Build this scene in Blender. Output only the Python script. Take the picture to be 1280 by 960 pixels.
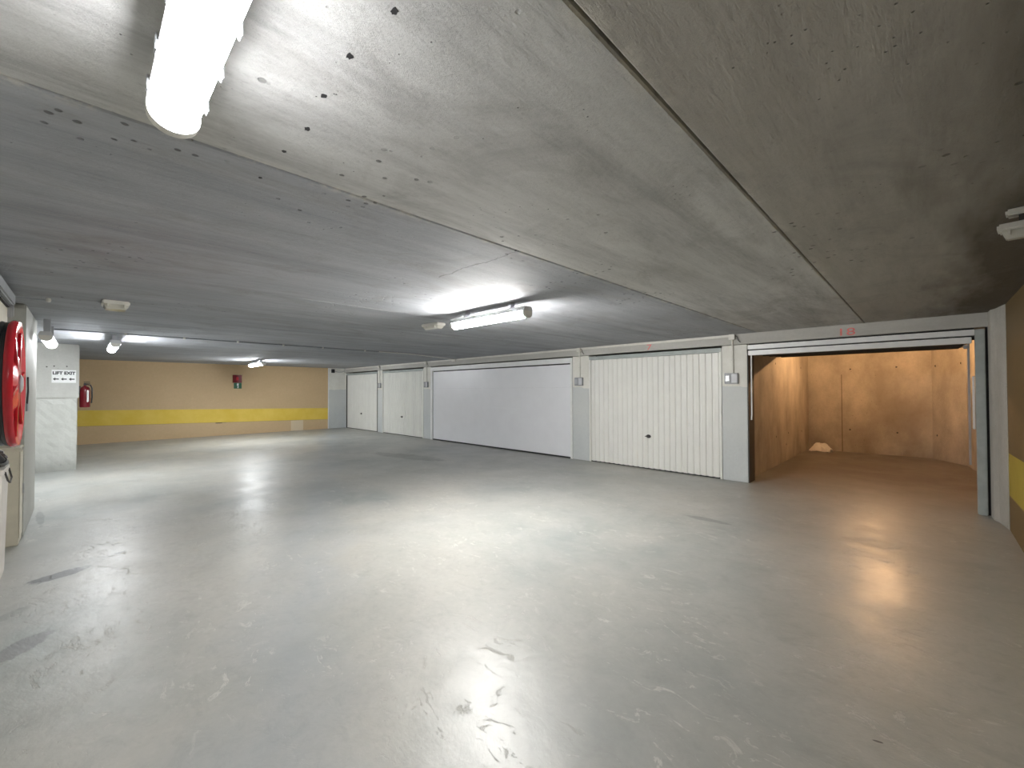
import bpy, bmesh, math, random
from mathutils import Vector, Matrix
from math import pi, sin, cos, radians
random.seed(7)
for o in list(bpy.data.objects): bpy.data.objects.remove(o, do_unlink=True)
S = bpy.context.scene
COL = S.collection

# ------------------------------------------------------------------ camera
CAM_H = 1.45
F_PX, YAW, PITCH, ROLL = 526.43, 0.775928, 0.0151825, -0.0027007
fw = Vector((-sin(YAW)*cos(PITCH), cos(YAW)*cos(PITCH), sin(PITCH)))
rt = Vector((cos(YAW), sin(YAW), 0)); up = rt.cross(fw)
r2 = rt*cos(ROLL)+up*sin(ROLL); u2 = -rt*sin(ROLL)+up*cos(ROLL)
cam = bpy.data.cameras.new('camera'); co = bpy.data.objects.new('camera', cam); COL.objects.link(co)
cam.sensor_width = 36; cam.lens = F_PX/1280*36; cam.clip_start = 0.02
m = Matrix((r2, u2, -fw)).transposed().to_4x4(); m.translation = (0, 0, CAM_H); co.matrix_world = m
S.camera = co

# ------------------------------------------------------------------ world, exposure, lamp levels
w = bpy.data.worlds.new('world'); S.world = w; w.use_nodes = True
w.node_tree.nodes['Background'].inputs[0].default_value = (0.8, 0.9, 1, 1)
w.node_tree.nodes['Background'].inputs[1].default_value = 0.0
S.view_settings.view_transform = 'Standard'; S.view_settings.look = 'None'
S.view_settings.gamma = 1; S.view_settings.use_curve_mapping = False
S.view_settings.exposure = 2.2
TUBE_NEAR, TUBE_MID, TUBE_FAR = 11.5, 64.0, 40.0      # diffuser emission strengths
TUBE_CORNER = 3.5
BULB = 620.0

H, D, XE, XR = 2.332, 7.27, -16.436, 0.605

# ------------------------------------------------------------------ helpers
def new_obj(name, bm, mat, parent=None, smooth=False, loc=None, mats=None):
    me = bpy.data.meshes.new(name)
    bmesh.ops.recalc_face_normals(bm, faces=bm.faces[:])
    bm.to_mesh(me); bm.free()
    for mm in (mats or [mat]): me.materials.append(mm)
    if smooth:
        for p in me.polygons: p.use_smooth = True
        try: me.set_sharp_from_angle(angle=radians(40))
        except Exception: pass
    o = bpy.data.objects.new(name, me); COL.objects.link(o)
    if parent: o.parent = parent
    if loc: o.location = loc
    return o
def tag(o, label=None, cat=None, group=None, kind=None):
    if label: o['label'] = label
    if cat: o['category'] = cat
    if group: o['group'] = group
    if kind: o['kind'] = kind
    return o
def thing(name, loc, label, cat, group=None, rz=0):
    o = bpy.data.objects.new(name, None); COL.objects.link(o); o.location = loc; o.rotation_euler.z = rz
    o.empty_display_size = .1
    return tag(o, label, cat, group)
def struct(name, bm, mat, mats=None):
    return tag(new_obj(name, bm, mat, mats=mats), kind='structure')
def BM(): return bmesh.new()
def box(bm, x0, x1, y0, y1, z0, z1, bev=0, seg=2, mi=0):
    r = bmesh.ops.create_cube(bm, size=1)
    vs = r['verts']
    for v in vs:
        v.co = Vector((x0+(v.co.x+.5)*(x1-x0), y0+(v.co.y+.5)*(y1-y0), z0+(v.co.z+.5)*(z1-z0)))
    fs = list({f for v in vs for f in v.link_faces})
    for f in fs: f.material_index = mi
    if bev:
        es = list({e for v in vs for e in v.link_edges})
        bmesh.ops.bevel(bm, geom=es, offset=bev, segments=seg, affect='EDGES', clamp_overlap=True)
    return vs
def prism(bm, pts, axis, a, b):
    """extrude 2-D outline pts along axis from a to b"""
    def mk(p, t):
        if axis == 0: return (t, p[0], p[1])
        if axis == 1: return (p[0], t, p[1])
        return (p[0], p[1], t)
    A = [bm.verts.new(mk(p, a)) for p in pts]; B = [bm.verts.new(mk(p, b)) for p in pts]
    n = len(pts)
    bm.faces.new(A); bm.faces.new(B[::-1])
    for i in range(n): bm.faces.new((A[i], A[(i+1) % n], B[(i+1) % n], B[i]))
def tube(bm, pts, r, seg=10, closed=False):
    pts = [Vector(p) for p in pts]; n = len(pts); rings = []; prev = None
    for i, p in enumerate(pts):
        if closed: d = pts[(i+1) % n]-pts[i-1]
        else: d = pts[min(i+1, n-1)]-pts[max(i-1, 0)]
        d.normalize()
        a = prev if prev is not None else Vector((0, 0, 1))
        if abs(a.dot(d)) > .95: a = Vector((1, 0, 0))
        s = d.cross(a).normalized(); t = s.cross(d).normalized(); prev = t
        rings.append([bm.verts.new(p+r*(cos(2*pi*k/seg)*s+sin(2*pi*k/seg)*t)) for k in range(seg)])
    for i in range(n if closed else n-1):
        A, B = rings[i], rings[(i+1) % n]
        for k in range(seg): bm.faces.new((A[k], A[(k+1) % seg], B[(k+1) % seg], B[k]))
    if not closed: bm.faces.new(rings[0][::-1]); bm.faces.new(rings[-1])
def lathe(bm, prof, seg=32, M=None):
    """prof: list of (r, z) rotated about z; M optional matrix"""
    M = M or Matrix()
    rings = []
    for r, z in prof:
        if r < 1e-5: rings.append([bm.verts.new(M @ Vector((0, 0, z)))])
        else: rings.append([bm.verts.new(M @ Vector((r*cos(2*pi*k/seg), r*sin(2*pi*k/seg), z))) for k in range(seg)])
    for A, B in zip(rings, rings[1:]):
        for k in range(seg):
            k2 = (k+1) % seg
            if len(A) == 1 and len(B) == 1: continue
            if len(A) == 1: bm.faces.new((A[0], B[k], B[k2]))
            elif len(B) == 1: bm.faces.new((A[k], A[k2], B[0]))
            else: bm.faces.new((A[k], A[k2], B[k2], B[k]))
def text_mesh(name, s, size, mat, parent, M, extrude=.001, bold=.0, sx=1.0):
    cu = bpy.data.curves.new('lettering', 'FONT'); cu.body = s; cu.size = size; cu.extrude = extrude; cu.offset = bold
    cu.align_x = 'CENTER'; cu.align_y = 'CENTER'
    to = bpy.data.objects.new('lettering', cu); COL.objects.link(to)
    bpy.context.view_layer.update()
    me = bpy.data.meshes.new_from_object(to.evaluated_get(bpy.context.evaluated_depsgraph_get()))
    bpy.data.objects.remove(to, do_unlink=True); bpy.data.curves.remove(cu)
    me.transform(Matrix.Diagonal((sx, 1, 1, 1))); me.transform(M); me.materials.clear(); me.materials.append(mat); me.name = name
    o = bpy.data.objects.new(name, me); COL.objects.link(o)
    if parent: o.parent = parent
    return o

# ------------------------------------------------------------------ materials
class NT:
    def __init__(s, name):
        s.m = bpy.data.materials.new(name); s.m.use_nodes = True; s.t = s.m.node_tree
        s.b = s.t.nodes['Principled BSDF']
    def n(s, typ, **kw):
        nd = s.t.nodes.new(typ)
        for k, v in kw.items(): setattr(nd, k, v)
        return nd
    def l(s, a, b): s.t.links.new(a, b)
    def pos(s, scale=(1, 1, 1), loc=(0, 0, 0)):
        if not hasattr(s, 'g'): s.g = s.n('ShaderNodeNewGeometry')
        mp = s.n('ShaderNodeMapping'); mp.inputs['Scale'].default_value = scale; mp.inputs['Location'].default_value = loc
        s.l(s.g.outputs['Position'], mp.inputs['Vector']); return mp.outputs[0]
    def noise(s, scale, detail=6, rough=.6, vec=None, dist=0):
        nd = s.n('ShaderNodeTexNoise'); nd.inputs['Scale'].default_value = scale
        nd.inputs['Detail'].default_value = detail; nd.inputs['Roughness'].default_value = rough; nd.inputs['Distortion'].default_value = dist
        s.l(vec if vec is not None else s.pos(), nd.inputs['Vector']); return nd.outputs[0]
    def voro(s, scale, vec=None, feature='F1', rnd=1):
        nd = s.n('ShaderNodeTexVoronoi', feature=feature); nd.inputs['Scale'].default_value = scale; nd.inputs['Randomness'].default_value = rnd
        s.l(vec if vec is not None else s.pos(), nd.inputs['Vector']); return nd.outputs['Distance']
    def ramp(s, fac, stops):
        nd = s.n('ShaderNodeValToRGB'); e = nd.color_ramp.elements
        while len(e) < len(stops): e.new(.5)
        for el, (p, c) in zip(e, stops):
            el.position = p; el.color = (c, c, c, 1) if isinstance(c, (int, float)) else (*c, 1)
        s.l(fac, nd.inputs[0]); return nd.outputs[0]
    def mix(s, fac, a, b, mode='MIX'):
        nd = s.n('ShaderNodeMix', data_type='RGBA', blend_type=mode); nd.clamp_factor = True
        for v, k in ((fac, 0), (a, 6), (b, 7)):
            if isinstance(v, (int, float)): nd.inputs[k].default_value = v if k == 0 else (v, v, v, 1)
            elif isinstance(v, tuple): nd.inputs[k].default_value = (*v, 1)
            else: s.l(v, nd.inputs[k])
        return nd.outputs[2]
    def math(s, op, a, b=None, c=None):
        nd = s.n('ShaderNodeMath', operation=op)
        for i, v in enumerate((a, b, c)):
            if v is None: continue
            if isinstance(v, (int, float)): nd.inputs[i].default_value = v
            else: s.l(v, nd.inputs[i])
        return nd.outputs[0]
    def xyz(s):
        if not hasattr(s, 'sx'):
            s.sx = s.n('ShaderNodeSeparateXYZ'); s.pos(); s.l(s.g.outputs['Position'], s.sx.inputs[0])
        return s.sx.outputs
    def bump(s, h, strength=.3, dist=.01, prev=None):
        nd = s.n('ShaderNodeBump'); nd.inputs['Strength'].default_value = strength; nd.inputs['Distance'].default_value = dist
        s.l(h, nd.inputs['Height'])
        if prev is not None: s.l(prev, nd.inputs['Normal'])
        return nd.outputs[0]
    def out(s, col=None, rough=None, normal=None, spec=.5, metal=0):
        b = s.b
        for v, k in ((col, 'Base Color'), (rough, 'Roughness')):
            if v is None: continue
            if isinstance(v, (int, float)): b.inputs[k].default_value = v
            elif isinstance(v, tuple): b.inputs[k].default_value = (*v, 1)
            else: s.l(v, b.inputs[k])
        if normal is not None: s.l(normal, b.inputs['Normal'])
        b.inputs['Specular IOR Level'].default_value = spec; b.inputs['Metallic'].default_value = metal
        return s.m
def plain(name, col, rough=.5, metal=0, spec=.5, var=.06, scale=8):
    t = NT(name); n = t.noise(scale, 5)
    c = t.mix(t.ramp(n, [(.35, 0), (.65, 1)]), tuple(x*(1-var) for x in col), tuple(min(1, x*(1+var)) for x in col))
    return t.out(c, rough, spec=spec, metal=metal)
def emis(name, col, strength):
    t = NT(name); t.out((.9, .9, .9), .4)
    t.b.inputs['Emission Color'].default_value = (*col, 1); t.b.inputs['Emission Strength'].default_value = strength
    return t.m

def spot_mask(t, cx, cy, rx, ry, ang=0, wob=.5, nscale=9, axes=(0, 1), soft=.12):
    """1 inside an irregular blot"""
    p = t.xyz(); ca, sa = cos(ang), sin(ang)
    dx = t.math('SUBTRACT', p[axes[0]], cx); dy = t.math('SUBTRACT', p[axes[1]], cy)
    u = t.math('DIVIDE', t.math('ADD', t.math('MULTIPLY', dx, ca), t.math('MULTIPLY', dy, sa)), rx)
    v = t.math('DIVIDE', t.math('SUBTRACT', t.math('MULTIPLY', dy, ca), t.math('MULTIPLY', dx, sa)), ry)
    d = t.math('SQRT', t.math('ADD', t.math('MULTIPLY', u, u), t.math('MULTIPLY', v, v)))
    nz = t.noise(nscale, 8, .75)
    d = t.math('ADD', d, t.math('MULTIPLY', t.math('SUBTRACT', nz, .5), wob*2))
    return t.ramp(d, [(max(0, 1-soft)*.5, 1), ((1+soft)*.5, 0)]) if False else t.math('SMOOTH_MIN', t.math('MAXIMUM', t.math('DIVIDE', t.math('SUBTRACT', 1, d), soft), 0), 1, .05)

def mat_ceiling():
    t = NT('ceiling_concrete')
    streak = t.noise(1, 8, .62, t.pos((5.5, .55, 1)))             # formwork grain running along y
    fine = t.noise(1, 6, .7, t.pos((60, 6, 1)))
    big = t.noise(.55, 4, .55, t.pos((1.4, .8, 1), (3, 1, 0)))
    c = t.mix(t.ramp(streak, [(.32, 0), (.7, 1)]), (.33, .33, .325), (.66, .66, .64))
    c = t.mix(t.math('MULTIPLY', t.ramp(fine, [(.35, 0), (.65, 1)]), .5), c, (.64, .64, .63))
    c = t.mix(t.math('MULTIPLY', t.ramp(big, [(.4, 0), (.65, 1)]), .4), c, (.40, .395, .375))
    # right-hand light falloff painted in: browner past the joint, darkening towards the wall
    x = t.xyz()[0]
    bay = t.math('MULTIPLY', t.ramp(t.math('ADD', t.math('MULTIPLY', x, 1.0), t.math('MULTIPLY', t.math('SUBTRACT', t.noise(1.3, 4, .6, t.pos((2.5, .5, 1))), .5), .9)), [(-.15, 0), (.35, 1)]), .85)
    bay_shade = t.math('GREATER_THAN', x, -.56)
    c = t.mix(t.math('MULTIPLY', bay_shade, .55), c, (.33, .295, .24))
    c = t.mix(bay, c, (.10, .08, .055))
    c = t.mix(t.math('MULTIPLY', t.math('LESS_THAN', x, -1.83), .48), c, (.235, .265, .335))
    # pale slurry along the two nearest joints
    for xx in (-.565, -1.83):
        d = t.math('ABSOLUTE', t.math('SUBTRACT', x, xx))
        near = t.ramp(d, [(.0, 1), (.055, 0)])
        msk = t.math('MULTIPLY', near, t.ramp(t.noise(7, 6, .7), [(.5, 0), (.62, 1)]))
        c = t.mix(t.math('MULTIPLY', msk, .75), c, (.62, .6, .54))
    # darker bands of old damp along the formwork lines
    for xx, wd, am in ((-3.06, .16, .35), (-4.23, .07, .4), (-5.38, .06, .3), (-6.62, .07, .3), (-7.75, .06, .3)):
        d = t.math('ABSOLUTE', t.math('ADD', t.math('SUBTRACT', x, xx), t.math('MULTIPLY', t.math('SUBTRACT', t.noise(2.2, 3), .5), .12)))
        c = t.mix(t.math('MULTIPLY', t.ramp(d, [(0, 1), (wd, 0)]), am), c, (.25, .255, .27))
    blot = t.noise(1, 9, .72, t.pos((2.2, 1.1, 1), (9, 4, 0)), dist=.8)
    c = t.mix(t.math('MULTIPLY', t.ramp(blot, [(.5, 0), (.66, 1)]), .45), c, (.24, .23, .215))
    spk = t.noise(1, 5, .8, t.pos((45, 22, 1)))
    c = t.mix(t.math('MULTIPLY', t.ramp(spk, [(.55, 0), (.7, 1)]), .3), c, (.25, .25, .24))
    # ragged crack leaving the second joint
    yy = t.xyz()[1]
    cr = t.math('LESS_THAN', t.math('ABSOLUTE', t.math('ADD', t.math('SUBTRACT', yy, 1.93), t.math('MULTIPLY', t.math('SUBTRACT', t.noise(4, 6, .7), .5), .14))), .006)
    cr = t.math('MULTIPLY', cr, t.math('MULTIPLY', t.math('GREATER_THAN', x, -2.7), t.math('LESS_THAN', x, -1.83)))
    c = t.mix(t.math('MULTIPLY', cr, .6), c, (.15, .15, .14))
    # blow holes
    v = t.voro(14, t.pos((1, 1, .2)))
    gate = t.ramp(t.noise(1.1, 3, .5, t.pos((1, 1, 1), (5, 2, 0))), [(.56, 0), (.62, 1)])
    hole = t.math('MULTIPLY', t.ramp(t.math('ADD', v, t.math('MULTIPLY', t.math('SUBTRACT', t.noise(30, 3), .5), .16)), [(.12, 1), (.17, 0)]), gate)
    v2 = t.voro(30, t.pos((1, 1, .2), (1, 3, 0)))
    hole2 = t.math('MULTIPLY', t.ramp(v2, [(.06, 1), (.12, 0)]), t.ramp(t.noise(2.5, 3), [(.56, 0), (.62, 1)]))
    hole = t.math('MAXIMUM', hole, hole2)
    c = t.mix(t.math('MULTIPLY', hole, .75), c, (.08, .08, .08))
    hgt = t.math('SUBTRACT', t.math('ADD', t.math('MULTIPLY', streak, .6), t.math('MULTIPLY', fine, .25)), t.math('MULTIPLY', hole, .8))
    return t.out(c, .75, t.bump(t.math('SUBTRACT', hgt, t.math('MULTIPLY', spk, .5)), .7, .014), spec=.25)

def mat_floor():
    t = NT('floor_concrete')
    big = t.noise(.45, 5, .6, dist=.4); mid = t.noise(2.2, 8, .65, dist=.6); fine = t.noise(22, 6, .7)
    c = t.mix(t.ramp(big, [(.35, 0), (.62, 1)]), (.27, .295, .285), (.45, .44, .40))
    c = t.mix(t.math('MULTIPLY', t.ramp(mid, [(.38, 0), (.68, 1)]), .55), c, (.47, .465, .44))
    c = t.mix(t.math('MULTIPLY', t.ramp(fine, [(.3, 0), (.75, 1)]), .3), c, (.26, .26, .25))
    # blue-grey wear band running across the bay in the drive direction
    p = t.xyz()
    bx = t.math('ADD', t.math('SUBTRACT', p[1], t.math('MULTIPLY', p[0], -.42)), t.math('MULTIPLY', t.math('SUBTRACT', t.noise(1.2, 4), .5), .9))
    band = t.ramp(t.math('ABSOLUTE', t.math('ADD', bx, .25)), [(.0, 1), (.45, 0)])
    grit = t.noise(1, 9, .78, t.pos((6, 8, 1), (1, 6, 0)), dist=.8)
    c = t.mix(t.math('MULTIPLY', t.ramp(grit, [(.5, 0), (.68, 1)]), .35), c, (.24, .24, .225))
    c = t.mix(t.math('MULTIPLY', band, .4), c, (.33, .37, .41))
    # pale scuffs and flakes
    sc = t.noise(1, 7, .75, t.pos((5, 9, 1)), dist=1.6)
    gate = t.ramp(t.noise(1.4, 3), [(.42, 0), (.58, 1)])
    flk = t.math('MULTIPLY', t.ramp(sc, [(.585, 0), (.61, 1), (.64, 1), (.67, 0)]), gate)
    c = t.mix(t.math('MULTIPLY', flk, .45), c, (.72, .71, .66))
    dk = t.math('MULTIPLY', t.ramp(t.noise(1, 6, .7, t.pos((3, 5, 1), (4, 4, 0)), dist=1.2), [(.62, 0), (.72, 1)]), .22)
    c = t.mix(t.math('MULTIPLY', dk, .3), c, (.2, .2, .19))
    # oil and water blots
    for cx, cy, rx, ry, a, am in ((-4.9, -.12, .085, .20, .44, .9), (-3.68, -.24, .09, .19, .93, .5), (-5.2, .25, .015, .045, .4, .7),
                                  (-8.2, 5.0, 1.2, .28, .2, .4), (-1.75, 4.9, .3, .07, 0, .4), (-.156, 2.307, .02, .006, .3, .9),
                                  (-7.3, -.33, .5, .035, .06, .4), (-4.25, -.33, .05, .13, .9, .25)):
        s = spot_mask(t, cx, cy, rx, ry, a, .95, 7, soft=.25)
        c = t.mix(t.math('MULTIPLY', s, am), c, (.05, .05, .052))
    # floor turns gradually darker brown from the door row into the lock-up
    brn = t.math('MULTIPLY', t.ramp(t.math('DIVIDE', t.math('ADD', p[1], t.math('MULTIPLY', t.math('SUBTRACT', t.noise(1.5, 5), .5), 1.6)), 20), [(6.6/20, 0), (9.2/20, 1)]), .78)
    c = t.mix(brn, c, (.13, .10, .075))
    rough = t.ramp(t.noise(1.3, 6, .6, dist=.5), [(.3, .33), (.7, .52)])
    rough = t.math('ADD', rough, t.math('MULTIPLY', flk, .15))
    und = t.noise(1, 3, .5, t.pos((2.4, 2.4, 1), (2, 8, 0)))
    h = t.math('ADD', t.math('MULTIPLY', mid, .5), t.math('MULTIPLY', fine, .11))
    nb = t.bump(t.math('ADD', h, t.math('MULTIPLY', flk, -.15)), .55, .014)
    nb = t.bump(und, .3, .015, nb)
    t.out(c, rough, nb, spec=.6)
    t.b.inputs['Coat Weight'].default_value = .15; t.b.inputs['Coat Roughness'].default_value = .28; t.l(nb, t.b.inputs['Coat Normal'])
    return t.m

def mat_wall(name, a, b, scale=2.0, streak=(1, 1, .4), pits=.5, rough=.7, bump=.3, extra=None, spec=.3):
    t = NT(name)
    n = t.noise(scale, 7, .62, t.pos(streak)); f = t.noise(scale*14, 5, .65)
    c = t.mix(t.ramp(n, [(.33, 0), (.68, 1)]), a, b)
    c = t.mix(t.math('MULTIPLY', t.ramp(f, [(.3, 0), (.7, 1)]), .25), c, tuple(x*.75 for x in a))
    v = t.ramp(t.voro(11), [(.05, 1), (.085, 0)])
    v = t.math('MULTIPLY', v, t.ramp(t.noise(1.7, 3), [(.5, 0), (.56, 1)]))
    c = t.mix(t.math('MULTIPLY', v, pits), c, tuple(x*.25 for x in a))
    h = t.math('SUBTRACT', t.math('ADD', t.math('MULTIPLY', n, .4), t.math('MULTIPLY', f, .15)), t.math('MULTIPLY', v, .5))
    if extra: c = extra(t, c)
    return t.out(c, rough, t.bump(h, bump, .012), spec=spec)

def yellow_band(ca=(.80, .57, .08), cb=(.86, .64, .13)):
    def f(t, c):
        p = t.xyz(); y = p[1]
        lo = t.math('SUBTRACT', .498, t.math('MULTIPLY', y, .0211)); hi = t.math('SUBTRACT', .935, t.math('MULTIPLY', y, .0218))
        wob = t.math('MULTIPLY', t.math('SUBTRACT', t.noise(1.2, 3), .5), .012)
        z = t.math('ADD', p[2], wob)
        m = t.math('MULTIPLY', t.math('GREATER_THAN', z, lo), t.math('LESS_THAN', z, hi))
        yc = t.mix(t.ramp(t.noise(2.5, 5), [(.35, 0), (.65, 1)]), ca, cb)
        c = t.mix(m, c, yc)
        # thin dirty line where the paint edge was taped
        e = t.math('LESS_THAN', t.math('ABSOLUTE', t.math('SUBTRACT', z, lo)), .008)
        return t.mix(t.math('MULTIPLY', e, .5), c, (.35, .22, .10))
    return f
def patch(t, c):
    c = yellow_band()(t, c)
    p = t.xyz()
    m = t.math('MULTIPLY', t.math('MULTIPLY', t.math('GREATER_THAN', p[1], 5.30), t.math('LESS_THAN', p[1], 5.72)), t.math('LESS_THAN', p[2], .375))
    return t.mix(m, c, (.72, .60, .43))

M = {}
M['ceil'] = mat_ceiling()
M['floor'] = mat_floor()
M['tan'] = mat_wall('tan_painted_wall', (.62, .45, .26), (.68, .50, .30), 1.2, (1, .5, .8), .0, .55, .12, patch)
M['tan_shaded'] = mat_wall('tan_side_wall_shaded', (.17, .115, .05), (.215, .145, .065), 1.2, (1, .5, .8), .1, .55, .15, yellow_band((.40, .31, .045), (.46, .36, .06)))  # end-wall tan and yellow paint, darkened to carry the dim light here
M['conc'] = mat_wall('board_marked_concrete', (.44, .43, .39), (.62, .60, .56), 2.2, (1, 1, .45), .8, .75, .4)
def grime(t, c):
    z = t.xyz()[2]
    g = t.math('MULTIPLY', t.ramp(t.math('ADD', z, t.math('MULTIPLY', t.noise(6, 4), .25)), [(.1, 1), (.42, 0)]), .55)
    return t.mix(g, c, (.22, .22, .2))
M['column'] = mat_wall('painted_column_plaster', (.50, .50, .47), (.60, .60, .565), 2.4, (1, 1, .6), .5, .6, .3, grime)
M['column_low'] = mat_wall('rendered_column_base', (.50, .51, .475), (.60, .605, .57), 3.0, (1, 1, .6), .7, .45, .5, grime)
M['left'] = mat_wall('grey_painted_side_wall', (.42, .42, .385), (.48, .48, .44), 1.6, (1, 1, .6), .3, .6, .2)
def two_tone(t, c):
    z = t.xyz()[2]
    c = t.mix(t.math('MULTIPLY', t.ramp(t.math('ADD', z, t.math('MULTIPLY', t.math('SUBTRACT', t.noise(3, 4), .5), .5)), [(.55, 0), (1.0, 1)]), .5), c, (.72, .73, .71))
    m = t.ramp(t.math('ADD', z, t.math('MULTIPLY', t.math('SUBTRACT', t.noise(5, 5), .5), .10)), [(1.5/2.5*1.0, 0), (1.56/2.5, 1)])
    up_ = t.mix(t.ramp(t.noise(5, 6, .7), [(.35, 0), (.6, 1)]), (.78, .77, .71), (.84, .83, .78))
    zz = t.math('GREATER_THAN', t.math('ADD', z, t.math('MULTIPLY', t.math('SUBTRACT', t.noise(5, 5), .5), .12)), 1.5)
    return t.mix(zz, c, up_)
M['pillar'] = mat_wall('painted_pillar_concrete', (.60, .63, .635), (.67, .70, .70), 1.8, (1, 1, .5), .3, .6, .2, two_tone)
M['lintel'] = mat_wall('lintel_concrete', (.50, .49, .46), (.60, .59, .56), 2.0, (.6, 1, 2), .3, .7, .25)
def seam(t, c):
    p = t.xyz()
    m = t.math('MULTIPLY', t.math('LESS_THAN', t.math('ABSOLUTE', t.math('SUBTRACT', p[0], -1.40)), .009), t.math('MULTIPLY', t.math('GREATER_THAN', p[1], 12), t.math('LESS_THAN', p[2], 1.8)))
    c = t.mix(t.math('MULTIPLY', m, .7), c, (.12, .09, .06))
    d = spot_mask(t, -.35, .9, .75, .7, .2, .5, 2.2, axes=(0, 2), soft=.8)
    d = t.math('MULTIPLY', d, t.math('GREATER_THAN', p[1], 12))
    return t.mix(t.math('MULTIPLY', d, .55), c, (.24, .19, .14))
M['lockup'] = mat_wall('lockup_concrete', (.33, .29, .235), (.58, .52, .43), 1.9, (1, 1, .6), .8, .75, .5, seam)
M['housing'] = plain('light_housing_plastic', (.62, .63, .64), .45)
M['white_plastic'] = plain('white_plastic', (.72, .71, .66), .4)
M['lens'] = plain('clear_lens_plastic', (.62, .61, .55), .15, var=.03)
M['white_paint'] = plain('white_sectional_door_paint', (.86, .87, .91), .32, var=.015, scale=3)
M['cream_door'] = plain('cream_steel_door_paint', (.84, .84, .80), .38, var=.02, scale=3)
M['frame_white'] = plain('white_frame_steel', (.86, .87, .87), .35, var=.03)
M['frame_grey'] = plain('grey_galvanised_frame', (.42, .46, .45), .45, var=.08)
M['dark'] = plain('dark_rubber', (.02, .02, .022), .6)
M['dark_steel'] = plain('dark_steel_underside', (.06, .055, .05), .6)
M['black'] = plain('black_hose_rubber', (.012, .013, .018), .35)
M['red'] = plain('glossy_red_enamel', (.50, .018, .03), .22, var=.08)
M['dkred'] = plain('extinguisher_red', (.17, .008, .015), .25)
M['steel'] = plain('galvanised_steel', (.45, .46, .48), .35, metal=.6)
M['trunk'] = plain('grey_trunking', (.30, .32, .34), .5)
M['cream'] = plain('cream_painted_cabinet', (.62, .58, .47), .5, var=.05)
M['bin_white'] = plain('offwhite_bin_plastic', (.70, .66, .61), .45, var=.04)
M['switch'] = plain('grey_switch_box', (.34, .35, .37), .45)
M['switch_lt'] = plain('pale_switch_rocker', (.62, .63, .66), .4)
M['sign_white'] = plain('white_sign_face', (.85, .86, .85), .45, var=.01)
M['sign_black'] = plain('black_sign_print', (.03, .03, .035), .5)
M['sign_green'] = plain('green_sign_face', (.02, .12, .06), .4)
M['paint_red'] = plain('faded_red_number_paint', (.82, .22, .21), .7, var=.15, scale=20)
M['paper'] = plain('white_plastic_sheet', (.92, .88, .82), .5, var=.03)
M['bag'] = plain('dark_crumpled_bag', (.045, .035, .03), .35)
M['em_near'] = emis('tube_glow_near', (.98, .98, 1.0), TUBE_NEAR)
M['em_mid'] = emis('tube_glow_middle', (1, .985, .95), TUBE_MID)
M['em_far'] = emis('tube_glow_far', (.95, .98, 1.0), TUBE_FAR)
M['em_corner'] = emis('tube_glow_corner', (.93, .97, 1.0), TUBE_CORNER)
M['em_bulb'] = emis('warm_bulb_glow', (1.0, .58, .28), BULB)

# ------------------------------------------------------------------ floor and ceiling
b = BM(); box(b, -17.2, 1.2, -3.2, 13.2, -.2, 0); struct('floor', b, M['floor'])
b = BM()
joints = [(-17.2, 0), (-8.68, .016), (-7.75, .004), (-6.62, .005), (-5.38, .005), (-4.23, .006), (-3.06, .004), (-1.83, .008), (-.565, .010), (1.2, 0)]
for (x0, g0), (x1, g1) in zip(joints, joints[1:]):
    a, e = x0+g0/2, x1-g1/2
    c = .006
    prism(b, [(a+(c if g0 > .005 else 0), H), (e-(c if g1 > .005 else 0), H), (e, H+c), (e, H+.05), (a, H+.05), (a, H+c)], 1, -3.2, 13.2)
box(b, -17.2, 1.2, -3.2, 13.2, H+.045, H+.25)
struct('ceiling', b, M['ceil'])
# screw plug holes in a row beside the near light
for i, (hx, hy) in enumerate([(-.87, .499), (-1.071, .484), (-1.273, .497), (-1.473, .521), (-1.673, .511), (-1.951, .505)]):
    b = BM(); n = 14; rr = .008*(1 if i < 4 else .8)
    ring = []
    for k in range(n):
        q = random.uniform(.75, 1.35)
        ring.append((hx+rr*q*cos(2*pi*k/n)*1.3, hy+rr*q*sin(2*pi*k/n)))
    prism(b, ring, 2, H-.0012, H+.004)
    o = new_obj('plug_hole', b, M['dark']); 
    tag(o, ['dark plug hole in ceiling nearest the top edge, right of the large tube light', 'second plug hole from the top of the row on the ceiling',
            'third plug hole from the top of the row on the ceiling', 'fourth plug hole from the top, just above the pale joint line',
            'fifth plug hole, almost on the pale ceiling joint', 'faint plug hole on the grey side of the pale ceiling joint'][i], 'hole', 'plug holes in a row on the ceiling')

# ------------------------------------------------------------------ walls
# end wall: tan part and the grey part beside the garage row
b = BM(); box(b, XE-.3, XE, -3.2, 6.62, 0, H); struct('wall_end', b, M['tan'])
b = BM(); box(b, XE-.3, XE+.0, 6.65, D+.3, 0, H); struct('wall_end_grey', b, M['pillar'])
b = BM(); box(b, XE-.3, XE+.015, 6.62, 6.65, 0, H); struct('trim_1', b, M['frame_white'])
# right wall
b = BM(); box(b, XR, XR+.3, -3.2, 6.70, 0, H); struct('wall_right', b, M['tan_shaded'])
b = BM(); prism(b, [(.520, 7.32), (.527, 7.08), (.560, 6.98), (.600, 6.70), (.95, 6.70), (.95, 7.32)], 2, 0, H); struct('wall_right_pillar', b, M['conc'])
# left wall behind the hose reel, pilaster, back of the lift lobby
b = BM(); box(b, -6.43, 1.2, -.95, -.62, 0, H); struct('wall_left', b, M['left'])
b = BM(); box(b, -7.87, -6.43, -3.2, -.405, 0, H, .012); struct('wall_left_pilaster', b, M['left'])
b = BM(); box(b, -17, 1.2, -3.5, -3.2, 0, H); struct('wall_lobby', b, M['left'])
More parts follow.
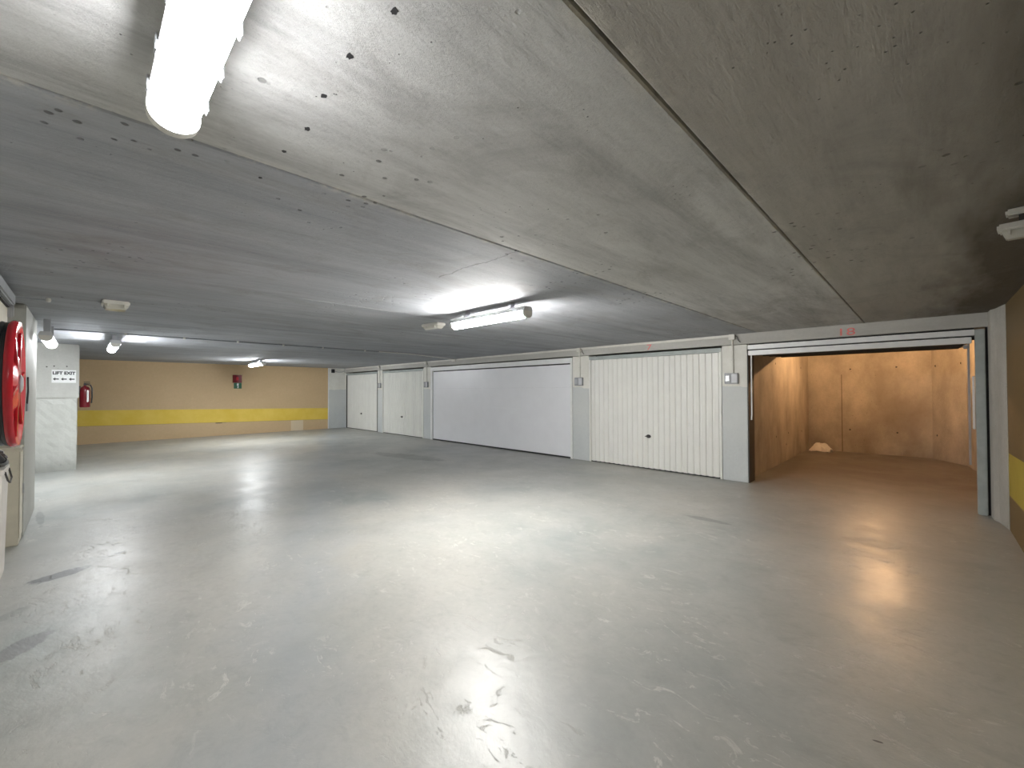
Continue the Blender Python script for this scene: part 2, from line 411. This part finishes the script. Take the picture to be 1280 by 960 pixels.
# column with the sign
b = BM(); box(b, -12.4, -11.33, -1.2, -.052, 1.325, H, .012)
box(b, -12.395, -11.35, -1.19, -.075, 1.30, 1.33)
struct('wall_column', b, M['column'])
b = BM()
vs = box(b, -12.42, -11.30, -1.2, -.075, 0, 1.305)
bmesh.ops.subdivide_edges(b, edges=b.edges[:], cuts=14, use_grid_fill=True)
for v in b.verts:
    if v.co.z > .03:
        k = 1 if v.co.z < 1.27 else 3
        v.co += Vector((random.uniform(-.004, .004)*k, random.uniform(-.004, .004)*k, random.uniform(-.004, .004)))
struct('wall_column_base', b, M['column_low'])

# garage front: pillars and lintel
PIL = [(-16.43, -16.275), (-13.76, -13.43), (-10.915, -10.52), (-5.33, -4.925), (-2.355, -1.985)]
for i, (a, e) in enumerate(PIL):
    b = BM(); box(b, a, e, D, D+.28, 0, H-.17, .006); struct('wall_front_pillar_%d' % (i+1), b, M['pillar'])
b = BM(); box(b, -16.43, .60, D-.015, D+.28, 2.168, H, .004); struct('wall_front_lintel', b, M['lintel'])
# lock-up garage interior behind the open door
b = BM(); box(b, -2.30, -2.045, D+.28, 12.75, 0, H)
struct('wall_lockup_left', b, M['lockup'])
b = BM(); prism(b, [(-2.3, 12.43), (-.10, 12.50), (.10, 12.46), (.555, 11.70), (1.1, 11.70), (1.1, 13.0), (-2.3, 13.0)], 2, 0, H); struct('wall_lockup_back', b, M['lockup'])
b = BM(); prism(b, [(.555, 11.70), (.63, 10.9), (.63, D+.05), (.95, D+.05), (.95, 11.70)], 2, 0, H); struct('wall_lockup_right', b, M['lockup'])
# rear closure behind the shut doors
b = BM(); box(b, -16.7, -2.3, D+.30, D+.45, 0, H); struct('wall_behind_doors', b, M['dark_steel'])
# formwork tie holes in the lock-up
tie = [(-1.25, 1.92), (-.46, 1.94), (-1.27, .52), (-.46, .50)]
b = BM()
for (x, z) in tie:
    y = 12.43+(x+2.3)*.0318
    Mx = Matrix.Translation((x, y+.004, z)) @ Matrix.Rotation(radians(90), 4, 'X')
    lathe(b, [(0, .004), (.018, .004), (.024, 0)], 14, Mx @ Matrix.Diagonal((1.6, 1, 1, 1)))
struct('trim_2', b, M['dark_steel'])
b = BM()
for (y, z) in [(9.3, 1.95), (10.3, .55), (11.6, 1.95), (9.3, .55), (11.6, .5), (10.1, .33)]:
    lathe(b, [(0, .002), (.017, .002), (.022, -.002)], 14, Matrix.Translation((-2.044, y, z)) @ Matrix.Rotation(radians(90), 4, 'Y'))
for (x, y, z) in [(.16, 12.36, 1.93), (.5, 11.80, 1.95), (.17, 12.34, .5)]:
    lathe(b, [(0, .002), (.017, .002), (.022, -.002)], 14, Matrix.Translation((x, y, z)) @ Matrix.Rotation(radians(-59), 4, 'Z') @ Matrix.Rotation(radians(-90), 4, 'Y'))
struct('trim_3', b, M['dark_steel'])
b = BM(); box(b, XE, XE+.012, 3.02, 3.2, .405, .425, .004); box(b, XE, XE+.008, 3.2, 3.32, .418, .426, .002)
tag(new_obj('conduit_stub', b, M['dark']), 'small dark stub under the yellow band on the tan end wall', 'pipe stub')

# ------------------------------------------------------------------ tube lights
def tube_light(loc, length, em, label, top=H, wd=.058, clips=4):
    t = thing('tube_light', loc, label, 'ceiling light', 'tube lights on the ceiling')   # origin = ceiling point of the centre
    L = length/2
    gap = .065; hz = -gap; bz = -gap-.045          # housing top, housing bottom / diffuser top
    b = BM(); prism(b, [(-.045, hz), (.045, hz), (wd, bz+.012), (wd, bz), (-wd, bz), (-wd, bz+.012)], 0, -L, L)
    new_obj('housing', b, M['housing'], t)
    b = BM(); pts = [(-wd+.004, bz)]
    for k in range(13):
        a = pi*k/12; pts.append((-(wd-.006)*cos(a), bz-.018-.045*sin(a)))
    pts.append((wd-.004, bz)); prism(b, pts, 0, -L+.03, L-.03)
    new_obj('diffuser', b, em, t, smooth=True)
    for s in (-1, 1):
        b = BM(); pts = [(-wd, bz+.002)]
        for k in range(13):
            a = pi*k/12; pts.append((-wd*cos(a), bz-.018-.050*sin(a)))
        pts.append((wd, bz+.002)); x0, x1 = sorted((s*(L-.032), s*(L-.002))); prism(b, pts, 0, x0, x1)
        new_obj('end_cap', b, M['white_plastic'], t)
    for k in range(clips):
        cx = -L+.10+(length-.2)*k/(clips-1)
        for s in (-1, 1):
            b = BM(); box(b, cx-.012, cx+.012, min(s*wd, s*(wd+.006)), max(s*wd, s*(wd+.006)), bz-.02, bz+.018, .002)
            new_obj('clip', b, M['steel'], t)
    for cx in (-L*.6, L*.6):
        b = BM(); box(b, cx-.02, cx+.02, -.03, .03, hz-.002, 0); new_obj('bracket', b, M['steel'], t)
    return t
tube_light((-1.12, .168, H), .72, M['em_near'], 'large glowing tube light overhead at the top left, cut by the photo edge')
tube_light((-3.32, 3.02, H), 1.17, M['em_mid'], 'glowing tube light in the middle of the ceiling, beside the small emergency light')
tube_light((-9.45, .345, H-.035), 1.30, M['em_far'], 'tube light seen end on, in front of the tan wall near the lift column')
tube_light((-13.6, 3.47, H), 1.30, M['em_far'], 'distant small tube light above the red and green wall sign')
tube_light((-8.0, -.31, H-.11), 1.30, M['em_corner'], 'white tube light hugging the left wall before the lift column', clips=3)
bpy.context.view_layer.update()
for o in [o for o in bpy.data.objects if o.name.startswith('tube_light')]:
    if o.location.z < H-.01:
        for c_ in o.children:
            if c_.name.startswith('bracket'):
                for v in c_.data.vertices:
                    if v.co.z > -.001: v.co.z = H-o.location.z

# ------------------------------------------------------------------ emergency lights
def emergency(loc, rz, label, lx=.30, ly=.135, drop=.0):
    t = thing('emergency_light', loc, label, 'emergency light', 'emergency lights on the ceiling', rz)
    if drop:
        b = BM(); box(b, -lx*.36, lx*.36, -ly*.4, ly*.4, -drop*.45, 0, .008); new_obj('mounting_plate', b, M['white_plastic'], t)
        b = BM(); box(b, -lx*.15, lx*.15, -.02, .02, -drop-.002, -drop*.4); new_obj('neck', b, M['dark_steel'], t)
    z = -drop
    b = BM(); box(b, -lx/2, lx/2, -ly/2, ly/2, z-.035, z, .008); new_obj('body', b, M['white_plastic'], t)
    b = BM()
    r1 = [(-lx/2+.012, -ly/2+.01), (lx/2-.012, -ly/2+.01), (lx/2-.012, ly/2-.01), (-lx/2+.012, ly/2-.01)]
    r2 = [(x*.82, y*.6) for x, y in r1]
    A = [b.verts.new((x, y, z-.035)) for x, y in r1]; B_ = [b.verts.new((x, y, z-.075)) for x, y in r2]
    b.faces.new(A); b.faces.new(B_[::-1])
    for i in range(4): b.faces.new((A[i], A[(i+1) % 4], B_[(i+1) % 4], B_[i]))
    bmesh.ops.bevel(b, geom=b.edges[:], offset=.004, segments=2, affect='EDGES')
    new_obj('lens', b, M['lens'], t)
    for s in (-1, 1):
        b = BM(); box(b, s*lx*.3-.004, s*lx*.3+.004, -ly/2+.005, ly/2-.005, z-.06, z-.033, .001)
        new_obj('rib', b, M['white_plastic'], t)
    return t
emergency((-5.73, .22, H), radians(90), 'white emergency light box on the dark ceiling at left, before the end-on tube', .20, .30)
emergency((-4.62, 3.23, H), radians(4), 'flat emergency light box at the left end of the middle tube light', .34, .14)
emergency((.368, 3.20, H), radians(-8), 'emergency light hanging on a plate at the right edge, under the dark ceiling', .20, .10, drop=.068)

# ------------------------------------------------------------------ garage doors
def handle_on(parent, x, y, z):
    b = BM(); lathe(b, [(0, 0), (.032, 0), (.030, .006), (.0, .008)], 20, Matrix.Translation((x, y, z)) @ Matrix.Rotation(radians(90), 4, 'X') @ Matrix.Diagonal((1.5, 1, 1, 1)))
    h = new_obj('handle', b, M['dark'], parent)
    b = BM(); box(b, x-.055, x+.055, y-.038, y-.024, z-.008, z+.008, .004); box(b, x-.008, x+.008, y-.026, y-.004, z-.008, z+.008)
    new_obj('grip', b, M['dark_steel'], h)
def ribbed_door(x0, x1, top, label, frame_mat):
    t = thing('garage_door', ((x0+x1)/2, D, 0), label, 'garage door')
    hw = (x1-x0)/2
    fr = .035
    b = BM()
    box(b, -hw+.002, -hw+fr, -.004, .09, 0, top+.07, .003); box(b, hw-fr, hw-.002, -.004, .09, 0, top+.07, .003)
    new_obj('side_frame', b, frame_mat, t)
    b = BM(); box(b, -hw+.004, hw-.004, -.006, .09, top+.005, top+.072, .004); new_obj('top_frame', b, M['frame_grey'], t)
    # vertically ribbed leaf: flat pans separated by narrow channels
    b = BM(); n = 24; W = 2*(hw-fr-.004); p = W/n; yb = .030; pts = []
    for i in range(n):
        xs = -W/2+i*p
        pts += [(xs, yb), (xs+p*.12, yb), (xs+p*.22, yb-.014), (xs+p*.80, yb-.014), (xs+p*.90, yb)]
    pts.append((W/2, yb))
    z0, z1 = .018, top
    A = [b.verts.new((x, y, z0)) for x, y in pts]; B_ = [b.verts.new((x, y, z1)) for x, y in pts]
    for i in range(len(pts)-1): b.faces.new((A[i], A[i+1], B_[i+1], B_[i]))
    box(b, -W/2, W/2, yb+.001, yb+.03, z0, z1)
    leaf = new_obj('leaf', b, M['cream_door'], t)
    b = BM(); box(b, -W/2, W/2, yb-.012, yb+.02, .002, .02); new_obj('bottom_seal', b, M['dark'], t)
    handle_on(t, 0, yb-.014, .60)
    return t
ribbed_door(-16.275, -13.765, 2.055, 'farthest cream up-and-over garage door, next to the tan end wall', M['dark_steel'])
ribbed_door(-13.425, -10.92, 2.055, 'second cream garage door from the tan wall, between two narrow pillars', M['cream_door'])
ribbed_door(-4.92, -2.36, 2.060, 'large ribbed cream garage door left of the open lock-up', M['cream_door'])
# wide white sectional door
t = thing('garage_door', ((-10.515-5.335)/2, D, 0), 'extra wide smooth white sectional garage door in the middle of the row', 'garage door')
hw = (10.515-5.335)/2
b = BM()
box(b, -hw, -hw+.085, -.02, .06, 0, 2.14, .003); box(b, hw-.05, hw, -.02, .06, 0, 2.14, .003); new_obj('side_frame', b, M['frame_white'], t)
b = BM(); box(b, -hw+.085, hw-.05, -.018, .06, 2.03, 2.14, .003); new_obj('top_frame', b, M['frame_white'], t)
for k in range(4):
    z0 = .03+k*.493; b = BM()
    box(b, -hw+.087, hw-.052, .022, .06, z0+.0004, z0+.4926, .0006)
    new_obj('door_section', b, M['white_paint'], t)
b = BM(); box(b, -hw+.087, hw-.052, .0, .05, .003, .028, .003); new_obj('bottom_seal', b, M['dark'], t)
b = BM(); box(b, -hw+.087, hw-.052, .03, .07, 2.002, 2.032); new_obj('top_seal', b, M['dark'], t)
b = BM()
for (x, z, w_) in [(-1.25, 1.62, .30), (-1.0, 1.50, .26), (-1.28, 1.33, .12), (-1.42, 1.02, .05)]:
    box(b, x-w_/2, x+w_/2, .0205, .0225, z-.004, z+.004)
new_obj('highlight_streak', b, M['frame_white'], t)  # thin pale strips standing in for reflections on the glossy door

# open lock-up: grey frame and tilted-up door leaf
t = thing('open_garage_door', (-.77, D, 0), 'open tilted-up garage door over the orange-lit lock-up, grey steel frame', 'garage door')
ox = -.77
b = BM(); box(b, .418-ox, .498-ox, -.012, .07, .0, 2.145, .006); new_obj('post', b, M['frame_grey'], t)
b = BM(); box(b, -1.983-ox, -1.968-ox, .0, .30, .0, 2.145); new_obj('post', b, M['dark_steel'], t)
b = BM(); box(b, -1.972-ox, .418-ox, -.012, .06, 2.078, 2.145, .004); new_obj('top_frame', b, M['frame_white'], t)
b = BM(); box(b, -1.972-ox, .418-ox, .062, .10, 2.03, 2.167); new_obj('bulb_blocker', b, M['dark'], t)  # dark board added to hide the bulb seen through the header gap
b = BM(); box(b, .500-ox, .535-ox, .03, .06, 0, 2.165); new_obj('side_gap_strip', b, M['dark'], t)
# leaf: tilted panel with stiffening frame and ribs
b = BM()
y0, z0, y1, z1 = .11, 2.01, 2.20, 2.085
prism(b, [(y0, z0+.005), (y1, z1), (y1, z1+.03), (y0, z0+.045)], 0, -1.955-ox, .385-ox)
n = 10
leaf = new_obj('leaf', b, M['dark_steel'], t)
b = BM(); box(b, -1.96-ox, .392-ox, -.03, .032, 1.985, 2.058, .004); new_obj('leaf_edge', b, M['frame_white'], leaf)
for k in range(5):
    f_ = (k+.5)/5; yy = y0+(y1-y0)*f_; zz = z0+(z1-z0)*f_
    b = BM(); box(b, -1.94-ox, .37-ox, yy-.02, yy+.02, zz-.018, zz+.012); new_obj('stiffener', b, M['dark_steel'], leaf)
# pull rod / pivot arms
b = BM(); tube(b, [(-1.922-ox, -.005, 1.99), (-1.922-ox, -.008, 1.5), (-1.922-ox, -.006, 1.06), (-1.930-ox, .0, .985)], .0105, 10)
new_obj('lift_arm', b, M['frame_white'], t, smooth=True)
b = BM(); box(b, .362-ox, .382-ox, .10, .13, .55, 2.0, .003); new_obj('lift_arm', b, M['steel'], t)
b = BM(); box(b, .330-ox, .362-ox, .08, .14, 1.93, 1.975, .004); new_obj('pivot_bracket', b, M['steel'], t)
b = BM(); box(b, .395-ox, .414-ox, .05, .10, .98, 1.60, .003); new_obj('spring_guard', b, M['frame_white'], t)
b = BM()
for s in (-1, 1):
    x = 1.165*s+.0
box(b, -1.965-ox, -1.940-ox, .08, 2.4, 2.10, 2.13); box(b, .395-ox, .42-ox, .08, 2.4, 2.10, 2.13); new_obj('track', b, M['steel'], t)
b = BM(); box(b, -1.965-ox, -1.94-ox, 2.37, 2.40, 2.12, H); box(b, .395-ox, .42-ox, 2.37, 2.40, 2.12, H)
new_obj('track_hanger', b, M['steel'], t)
# heap of white sheet in the back corner of the lock-up
b = BM()
N = 22
grid = {}
for i in range(N+1):
    for j in range(N+1):
        u, v = i/N-.5, j/N-.5
        r = math.sqrt((u*1.1)**2+(v*1.2)**2)
        z = .012+.17*max(0, 1-(r/.62)**2)+.05*sin(9*u+4*v)*cos(7*v-2)*(1-r)+random.uniform(-.012, .012)
        z = max(.004, z)
        grid[i, j] = b.verts.new((u*.40+.03*sin(8*v), v*.30+.02*cos(9*u), z))
for i in range(N):
    for j in range(N): b.faces.new((grid[i, j], grid[i+1, j], grid[i+1, j+1], grid[i, j+1]))
o = new_obj('crumpled_sheet', b, M['paper'], loc=(-1.76, 12.14, .0)); sm = o.modifiers.new('thick', 'SOLIDIFY'); sm.thickness = .003; sm.offset = 1
tag(o, 'crumpled white sheet lying in the back left corner of the open lock-up', 'sheet')

# warm bulkhead lamp of the lock-up
t = thing('bulkhead_lamp', (-.72, 10.4, H), 'warm round lamp on the ceiling of the open lock-up, behind the raised door', 'ceiling light')
b = BM(); lathe(b, [(0, 0), (.095, 0), (.098, -.012), (.09, -.018), (0, -.018)], 28); new_obj('base', b, M['white_plastic'], t, smooth=True)
b = BM(); lathe(b, [(.085, -.018), (.085, -.043)], 28); new_obj('globe', b, M['em_bulb'], t, smooth=True)
b = BM(); lathe(b, [(0, -.043), (.095, -.043), (.097, -.046), (.09, -.05), (0, -.05)], 28); new_obj('light_block_cap', b, M['dark_steel'], t, smooth=True)  # opaque disc added under the lamp to cut its downward light

# ------------------------------------------------------------------ conduit, trunking, switches
def switch(x, label, group='switch boxes on the garage pillars', zc=1.63, half=.0):
    t = thing('switch_box', (x, D, zc), label, 'switch', group)
    b = BM(); box(b, -.10, .10, -.045, 0, -.085, .085, .006); new_obj('back_box', b, M['switch'], t)
    b = BM(); box(b, .005, .09, -.052, -.044, -.07, .07, .003); new_obj('socket_cover', b, M['switch_lt'], t)
    b = BM(); box(b, -.085, -.015, -.056, -.044, -.05, .05, .006); new_obj('rocker', b, M['steel'], t)
    return t
sx = [(-13.60, 'small grey switch box on the farthest pillar between the two far cream doors'),
      (-10.74, 'grey switch box on the pillar left of the wide white door'),
      (-5.155, 'grey switch box on the pillar between the white door and the ribbed door'),
      (-2.205, 'grey switch box on the pillar left of the open lock-up')]
for x, l in sx: switch(x, l)
dl = ['white conduit drop on the farthest pillar', 'white conduit drop on the pillar left of the wide white door',
      'white conduit drop on the pillar right of the wide white door', 'conduit drop on the pillar left of the open lock-up']
for (x, _), l in zip(sx, dl):
    t = thing('conduit_drop', (x+.02, D, 1.715), l, 'conduit', 'conduit drops on the pillars')
    b = BM(); tube(b, [(0, -.014, 0), (0, -.014, .40), (0, -.030, .46), (0, -.030, .535)], .013, 10); new_obj('pipe', b, M['white_plastic'], t, smooth=True)
    b = BM(); box(b, -.02, .02, -.032, 0, .20, .215); new_obj('clip', b, M['white_plastic'], t)
    t = thing('junction_box', (x+.02, D-.015, 2.245), l.replace('white conduit drop', 'square junction box above the switch').replace('conduit drop', 'square junction box above the switch'), 'junction box', 'junction boxes on the lintel')
    b = BM(); box(b, -.045, .045, -.06, 0, 0, .085, .006); new_obj('box_body', b, M['white_plastic'], t)
    b = BM(); tube(b, [(.045, -.03, .06), (.075, -.03, .045), (.085, -.028, -.01), (.12, -.026, -.05)], .005, 8); new_obj('cable', b, M['dark'], t, smooth=True)
xs = [-16.3]+[x+.02 for x, _ in sx]
ll = ['white cable trunking along the top of the lintel over the farthest door', 'white cable trunking along the lintel over the second far door',
      'long white cable trunking along the lintel over the wide white door', 'white cable trunking along the lintel over the ribbed door']
for a, e, l in zip(xs, xs[1:], ll):
    b = BM(); box(b, a+.045, e-.045, D-.045, D-.015, H-.042, H-.004, .004)
    tag(new_obj('cable_trunking', b, M['white_plastic']), l, 'cable trunking', 'trunking along the lintel')
# box where the ceiling conduit meets the lintel
b = BM(); box(b, -9.42, -9.28, D-.085, D-.045, H-.07, H-.002, .005); tag(new_obj('junction_box', b, M['white_plastic']), 'small white junction box over the wide white door where the ceiling conduit ends', 'junction box')
# ceiling conduit with clips
t = thing('ceiling_conduit', (-8.66, 0, H), 'thin pale conduit crossing the ceiling in front of the far doors', 'conduit')
b = BM(); tube(b, [(0, y, -.013) for y in (-.3, 1, 3, 4.6)], .009, 10); new_obj('pipe', b, M['trunk'], t, smooth=True)
b = BM(); pts = [(0, 4.6, -.013), (-.05, 5.4, -.013), (-.55, 6.9, -.013), (-.66, 7.19, -.013)]
tube(b, pts, .011, 10); new_obj('pipe', b, M['white_plastic'], t, smooth=True)
for y in (.45, 1.157, 1.913, 2.65, 3.38, 4.276, 5.05):
    b = BM(); box(b, -.018, .018, y-.016, y+.016, -.028, 0, .004); new_obj('clip', b, M['white_plastic'], t)
# short rod near the left wall
t = thing('conduit_stub', (-5.90, -.62, H), 'thin rod with a pale round tip on the dark ceiling by the left wall', 'conduit')
b = BM(); tube(b, [(0, 0, -.02), (0, .375, -.02)], .006, 8); new_obj('rod', b, M['trunk'], t, smooth=True)
b = BM(); lathe(b, [(0, .0), (.016, 0), (.02, -.02), (.014, -.036), (0, -.04)], 14, Matrix.Translation((0, .385, 0))); new_obj('tip', b, M['white_plastic'], t, smooth=True)
# sensor box at the end wall corner
t = thing('wall_sensor', (XE, 6.80, 2.22), 'small dark box high on the grey wall beside the farthest door', 'sensor')
b = BM(); box(b, 0, .07, -.055, .055, -.07, .07, .006); new_obj('body', b, M['dark'], t)
b = BM(); tube(b, [(.03, .05, .0), (.03, .2, -.04), (.03, .35, -.03), (.03, .46, .02)], .007, 8); new_obj('cable', b, M['trunk'], t, smooth=True)

# ------------------------------------------------------------------ painted numbers on the lintel
for s, x, l, wd in (('7', -3.60, 'faded red painted 7 on the lintel above the ribbed door', 1.5), ('18', -.76, 'faded red painted number 18 on the lintel above the open lock-up', 1.5)):
    Mx = Matrix.Translation((x, D-.0158, 2.228)) @ Matrix.Rotation(radians(90), 4, 'X')
    o = text_mesh('painted_number', s, .140, M['paint_red'], None, Mx, .0006, .0, wd); tag(o, l, 'painted number')

# ------------------------------------------------------------------ signs
def rotX_face():   # text facing +x
    return Matrix.Rotation(radians(90), 4, 'Z') @ Matrix.Rotation(radians(90), 4, 'X')
t = thing('lift_exit_sign', (-11.33, -.245, 1.73), 'white sign reading LIFT EXIT with three left arrows on the column', 'sign')
b = BM(); box(b, 0, .004, -.155, .155, -.118, .118); new_obj('sign_plate', b, M['sign_white'], t)
text_mesh('lettering', 'LIFT EXIT', .075, M['sign_black'], t, Matrix.Translation((.0045, 0, .058)) @ rotX_face(), .0006, .004, .92)
for k in (-1, 0, 1):
    b = BM(); y = k*.10
    prism(b, [(y-.04, -.05), (y-.008, -.022), (y-.008, -.04), (y+.036, -.04), (y+.036, -.06), (y-.008, -.06), (y-.008, -.078)], 0, .004, .0055)
    new_obj('arrow', b, M['sign_black'], t)
b = BM()
for y, z in ((-.46, 1.90), (-.37, 1.915), (-.21, 1.915)):
    lathe(b, [(0, .003), (.010, .002), (.013, 0)], 10, Matrix.Translation((-11.331, y, z)) @ Matrix.Rotation(radians(90), 4, 'Y'))
struct('trim_4', b, M['dark_steel'])
# extinguisher point sign + green exit sign on the end wall
t = thing('red_wall_sign', (XE, 3.62, 1.86), 'red projecting sign panel high on the tan end wall, above the green sign', 'sign')
b = BM()
pts = [(0, -.135), (.05, -.12), (.022, 0), (.05, .12), (0, .135)]
prism(b, [(p[0], p[1]) for p in pts], 2, -.13, .13); new_obj('sign_body', b, M['dkred'], t)
b = BM(); box(b, .02, .03, -.05, .05, -.05, .06, .003); new_obj('sign_symbol', b, M['red'], t)
t = thing('green_exit_sign', (XE, 3.63, 1.63), 'small dark green sign with a white figure under the red sign on the tan wall', 'sign')
b = BM(); box(b, 0, .03, -.11, .11, -.095, .095, .004); new_obj('sign_body', b, M['sign_green'], t)
b = BM(); lathe(b, [(0, .002), (.028, .002), (.028, 0)], 16, Matrix.Translation((.031, .0, .055)) @ Matrix.Rotation(radians(90), 4, 'Y'))
prism(b, [(-.012, -.08), (.018, -.08), (.020, .03), (-.03, .04), (-.03, .015), (-.008, .0)], 0, .030, .033)
new_obj('figure_symbol', b, M['sign_white'], t)

# ------------------------------------------------------------------ fire extinguisher on the column
t = thing('fire_extinguisher', (-11.85, .03, 1.14), 'dark red fire extinguisher hanging on the side of the column', 'fire extinguisher')
b = BM(); lathe(b, [(0, 0), (.07, 0), (.078, .012), (.078, .33), (.070, .375), (.045, .405), (.022, .415), (.022, .43), (0, .43)], 28); new_obj('cylinder', b, M['dkred'], t, smooth=True)
b = BM(); box(b, -.02, .02, -.02, .02, .43, .465, .004); box(b, -.015, .015, -.02, .075, .465, .478, .003); box(b, -.012, .012, -.02, .07, .492, .503, .003); new_obj('valve', b, M['dark'], t)
b = BM(); tube(b, [(.0, .02, .45), (.02, .075, .44), (.03, .098, .38), (.03, .10, .2), (.03, .092, .08)], .011, 10); new_obj('hose', b, M['black'], t, smooth=True)
b = BM(); box(b, .045, .083, .02, .055, .1, .34, .01); new_obj('instruction_label', b, M['sign_white'], t)
b = BM(); box(b, -.03, .03, -.084, -.06, .25, .42); new_obj('wall_bracket', b, M['dark_steel'], t)

# ------------------------------------------------------------------ fire hose reel on the left wall
RC = (-3.62, -.617, 1.495)
t = thing('fire_hose_reel', RC, 'red fire hose reel with black hose mounted on the left wall', 'fire hose reel')
RY = Matrix.Rotation(radians(-90), 4, 'X')      # lathe z -> +y
R0 = .352
def disc(y, name, mat, par):
    b = BM(); Mx = Matrix.Translation((0, y, 0)) @ RY
    lathe(b, [(.05, -.004), (.14, -.010), (.17, -.002), (R0-.05, -.002), (R0-.03, -.012), (R0-.008, -.016), (R0, -.006), (R0, .006), (R0-.008, .018), (R0-.03, .012), (R0-.05, .004), (.17, .004), (.14, .014), (.05, .018), (.05, -.004)], 56, Mx)
    return new_obj(name, b, mat, par, smooth=True)
fd = disc(.352, 'front_disc', M['red'], t)
b = BM()
for k in range(6):
    a = k*pi/3+.2
    Mx = Matrix.Rotation(a, 4, 'Y')
    n0 = len(b.verts); vs = box(b, .09, R0-.045, .357, .369, -.016, .016, .004)
    for v in list(b.verts)[n0:]: v.co = Mx @ v.co
new_obj('pressed_rib', b, M['red'], fd)
bd = disc(.155, 'back_disc', M['red'], t)
b = BM()
for i, (r, y) in enumerate([(r, y) for r in (.19, .222, .254, .286, .326) for y in (.18, .212, .244, .276, .308, .333)]):
    pts = [(r*cos(2*pi*k/40), y, r*sin(2*pi*k/40)) for k in range(40)]
    tube(b, pts, .0165, 8, True)
new_obj('hose_coil', b, M['black'], t, smooth=True)
b = BM(); lathe(b, [(0, .022), (.05, .022), (.05, .375), (.034, .382), (0, .382)], 24, RY); new_obj('hub', b, M['steel'], t, smooth=True)
b = BM(); box(b, -.10, .10, 0, .02, -.16, .16, .004); box(b, -.03, .03, .0, .15, -.03, .03, .004); new_obj('wall_bracket', b, M['red'], t)
b = BM(); tube(b, [(.05, .25, -.30), (.02, .27, -.36), (-.04, .29, -.40), (-.10, .30, -.43)], .015, 10); tube(b, [(-.10, .30, -.43), (-.20, .30, -.455)], .020, 12); new_obj('nozzle', b, M['black'], t, smooth=True)

# ------------------------------------------------------------------ things along the left wall
t = thing('storage_cabinet', (-6.27, -.515, 0), 'low cream cabinet against the grey pilaster below the hose reel', 'cabinet')
b = BM(); box(b, -.145, .145, -.10, .10, .0, .90, .006); new_obj('body', b, M['cream'], t)
b = BM(); box(b, -.15, .15, -.105, .108, .90, .925, .006); new_obj('top', b, M['cream'], t)
b = BM(); box(b, -.13, .13, .098, .106, .06, .88, .004); d_ = new_obj('door', b, M['cream'], t)
b = BM(); box(b, -.11, -.10, .104, .118, .45, .55, .003); new_obj('handle', b, M['steel'], d_)
# tall white bin
t = thing('waste_bin', (-5.12, -.502, 0), 'tall off-white bin nearest the camera at the left edge', 'bin')
b = BM()
def rr(w_, d__, r=.03, n=5):
    P_ = []
    for cx, cy, a0 in ((w_-r, d__-r, 0), (-w_+r, d__-r, 90), (-w_+r, -d__+r, 180), (w_-r, -d__+r, 270)):
        for k in range(n+1):
            a = radians(a0+90*k/n); P_.append((cx+r*cos(a), cy+r*sin(a)))
    return P_
levels = [(.165, .068, 0.0), (.175, .075, .03), (.20, .088, .82), (.21, .094, .83), (.21, .094, .865)]
rings = [[b.verts.new((x, y, z)) for x, y in rr(w_, d__)] for w_, d__, z in levels]
for A, B_ in zip(rings, rings[1:]):
    n = len(A)
    for k in range(n): b.faces.new((A[k], A[(k+1) % n], B_[(k+1) % n], B_[k]))
b.faces.new(rings[0][::-1]); b.faces.new(rings[-1])
new_obj('body', b, M['bin_white'], t, smooth=True)
b = BM(); tube(b, [(.13, .094, .84), (.11, .108, .77), (.03, .112, .745), (-.08, .112, .77), (-.12, .094, .84)], .006, 8); new_obj('wire_handle', b, M['dark_steel'], t, smooth=True)
# crumpled dark bag on the bin
b = BM(); bmesh.ops.create_icosphere(b, subdivisions=4, radius=1)
from mathutils import noise as mn
for v in b.verts:
    p = v.co.copy(); k = 1+.35*mn.noise(p*2.1+Vector((3, 1, 7)))+.18*mn.noise(p*5.5)
    v.co = Vector((p.x*.17*k, p.y*.085*k, max(-.055, p.z*.085*k)))
tag(new_obj('crumpled_bag', b, M['bag'], loc=(-5.10, -.495, .924)), 'dark crumpled bag lying on top of the off-white bin', 'bag')
# trunking and panel high on the left wall
t = thing('wall_trunking', (-4.7, -.62, 2.20), 'grey trunking along the top of the left wall above the hose reel', 'cable trunking')
b = BM(); box(b, -.98, 1.4, 0, .20, .0, .10, .012); new_obj('body', b, M['trunk'], t)
b = BM(); box(b, -.96, 1.38, .02, .17, -.018, .0); new_obj('dark_slot', b, M['dark'], t)  # dark strip for the black slit under the trunking
b = BM(); box(b, -1.02, -.975, .0, .19, -.10, .085, .01); new_obj('end_elbow', b, M['steel'], t)
t = thing('wall_panel', (-5.0, -.62, 1.98), 'beige board high on the left wall below the grey trunking', 'panel')
b = BM(); box(b, -.7, .9, 0, .155, .0, .20, .006); new_obj('board', b, M['cream'], t)
b = BM(); tube(b, [(-.7, .16, -.01), (.9, .16, -.01)], .008, 8); new_obj('edge_cable', b, M['trunk'], t, smooth=True)
t = thing('wall_clamp', (-6.60, -.405, 1.30), 'small grey clamp with a dark cable on the pilaster beside the hose reel', 'clamp')
b = BM(); box(b, -.10, .06, 0, .012, -.05, .03, .004); new_obj('plate', b, M['trunk'], t)
b = BM(); tube(b, [(.03, .006, .02), (.035, .012, .15), (.03, .010, .30)], .007, 8); new_obj('cable', b, M['dark'], t, smooth=True)
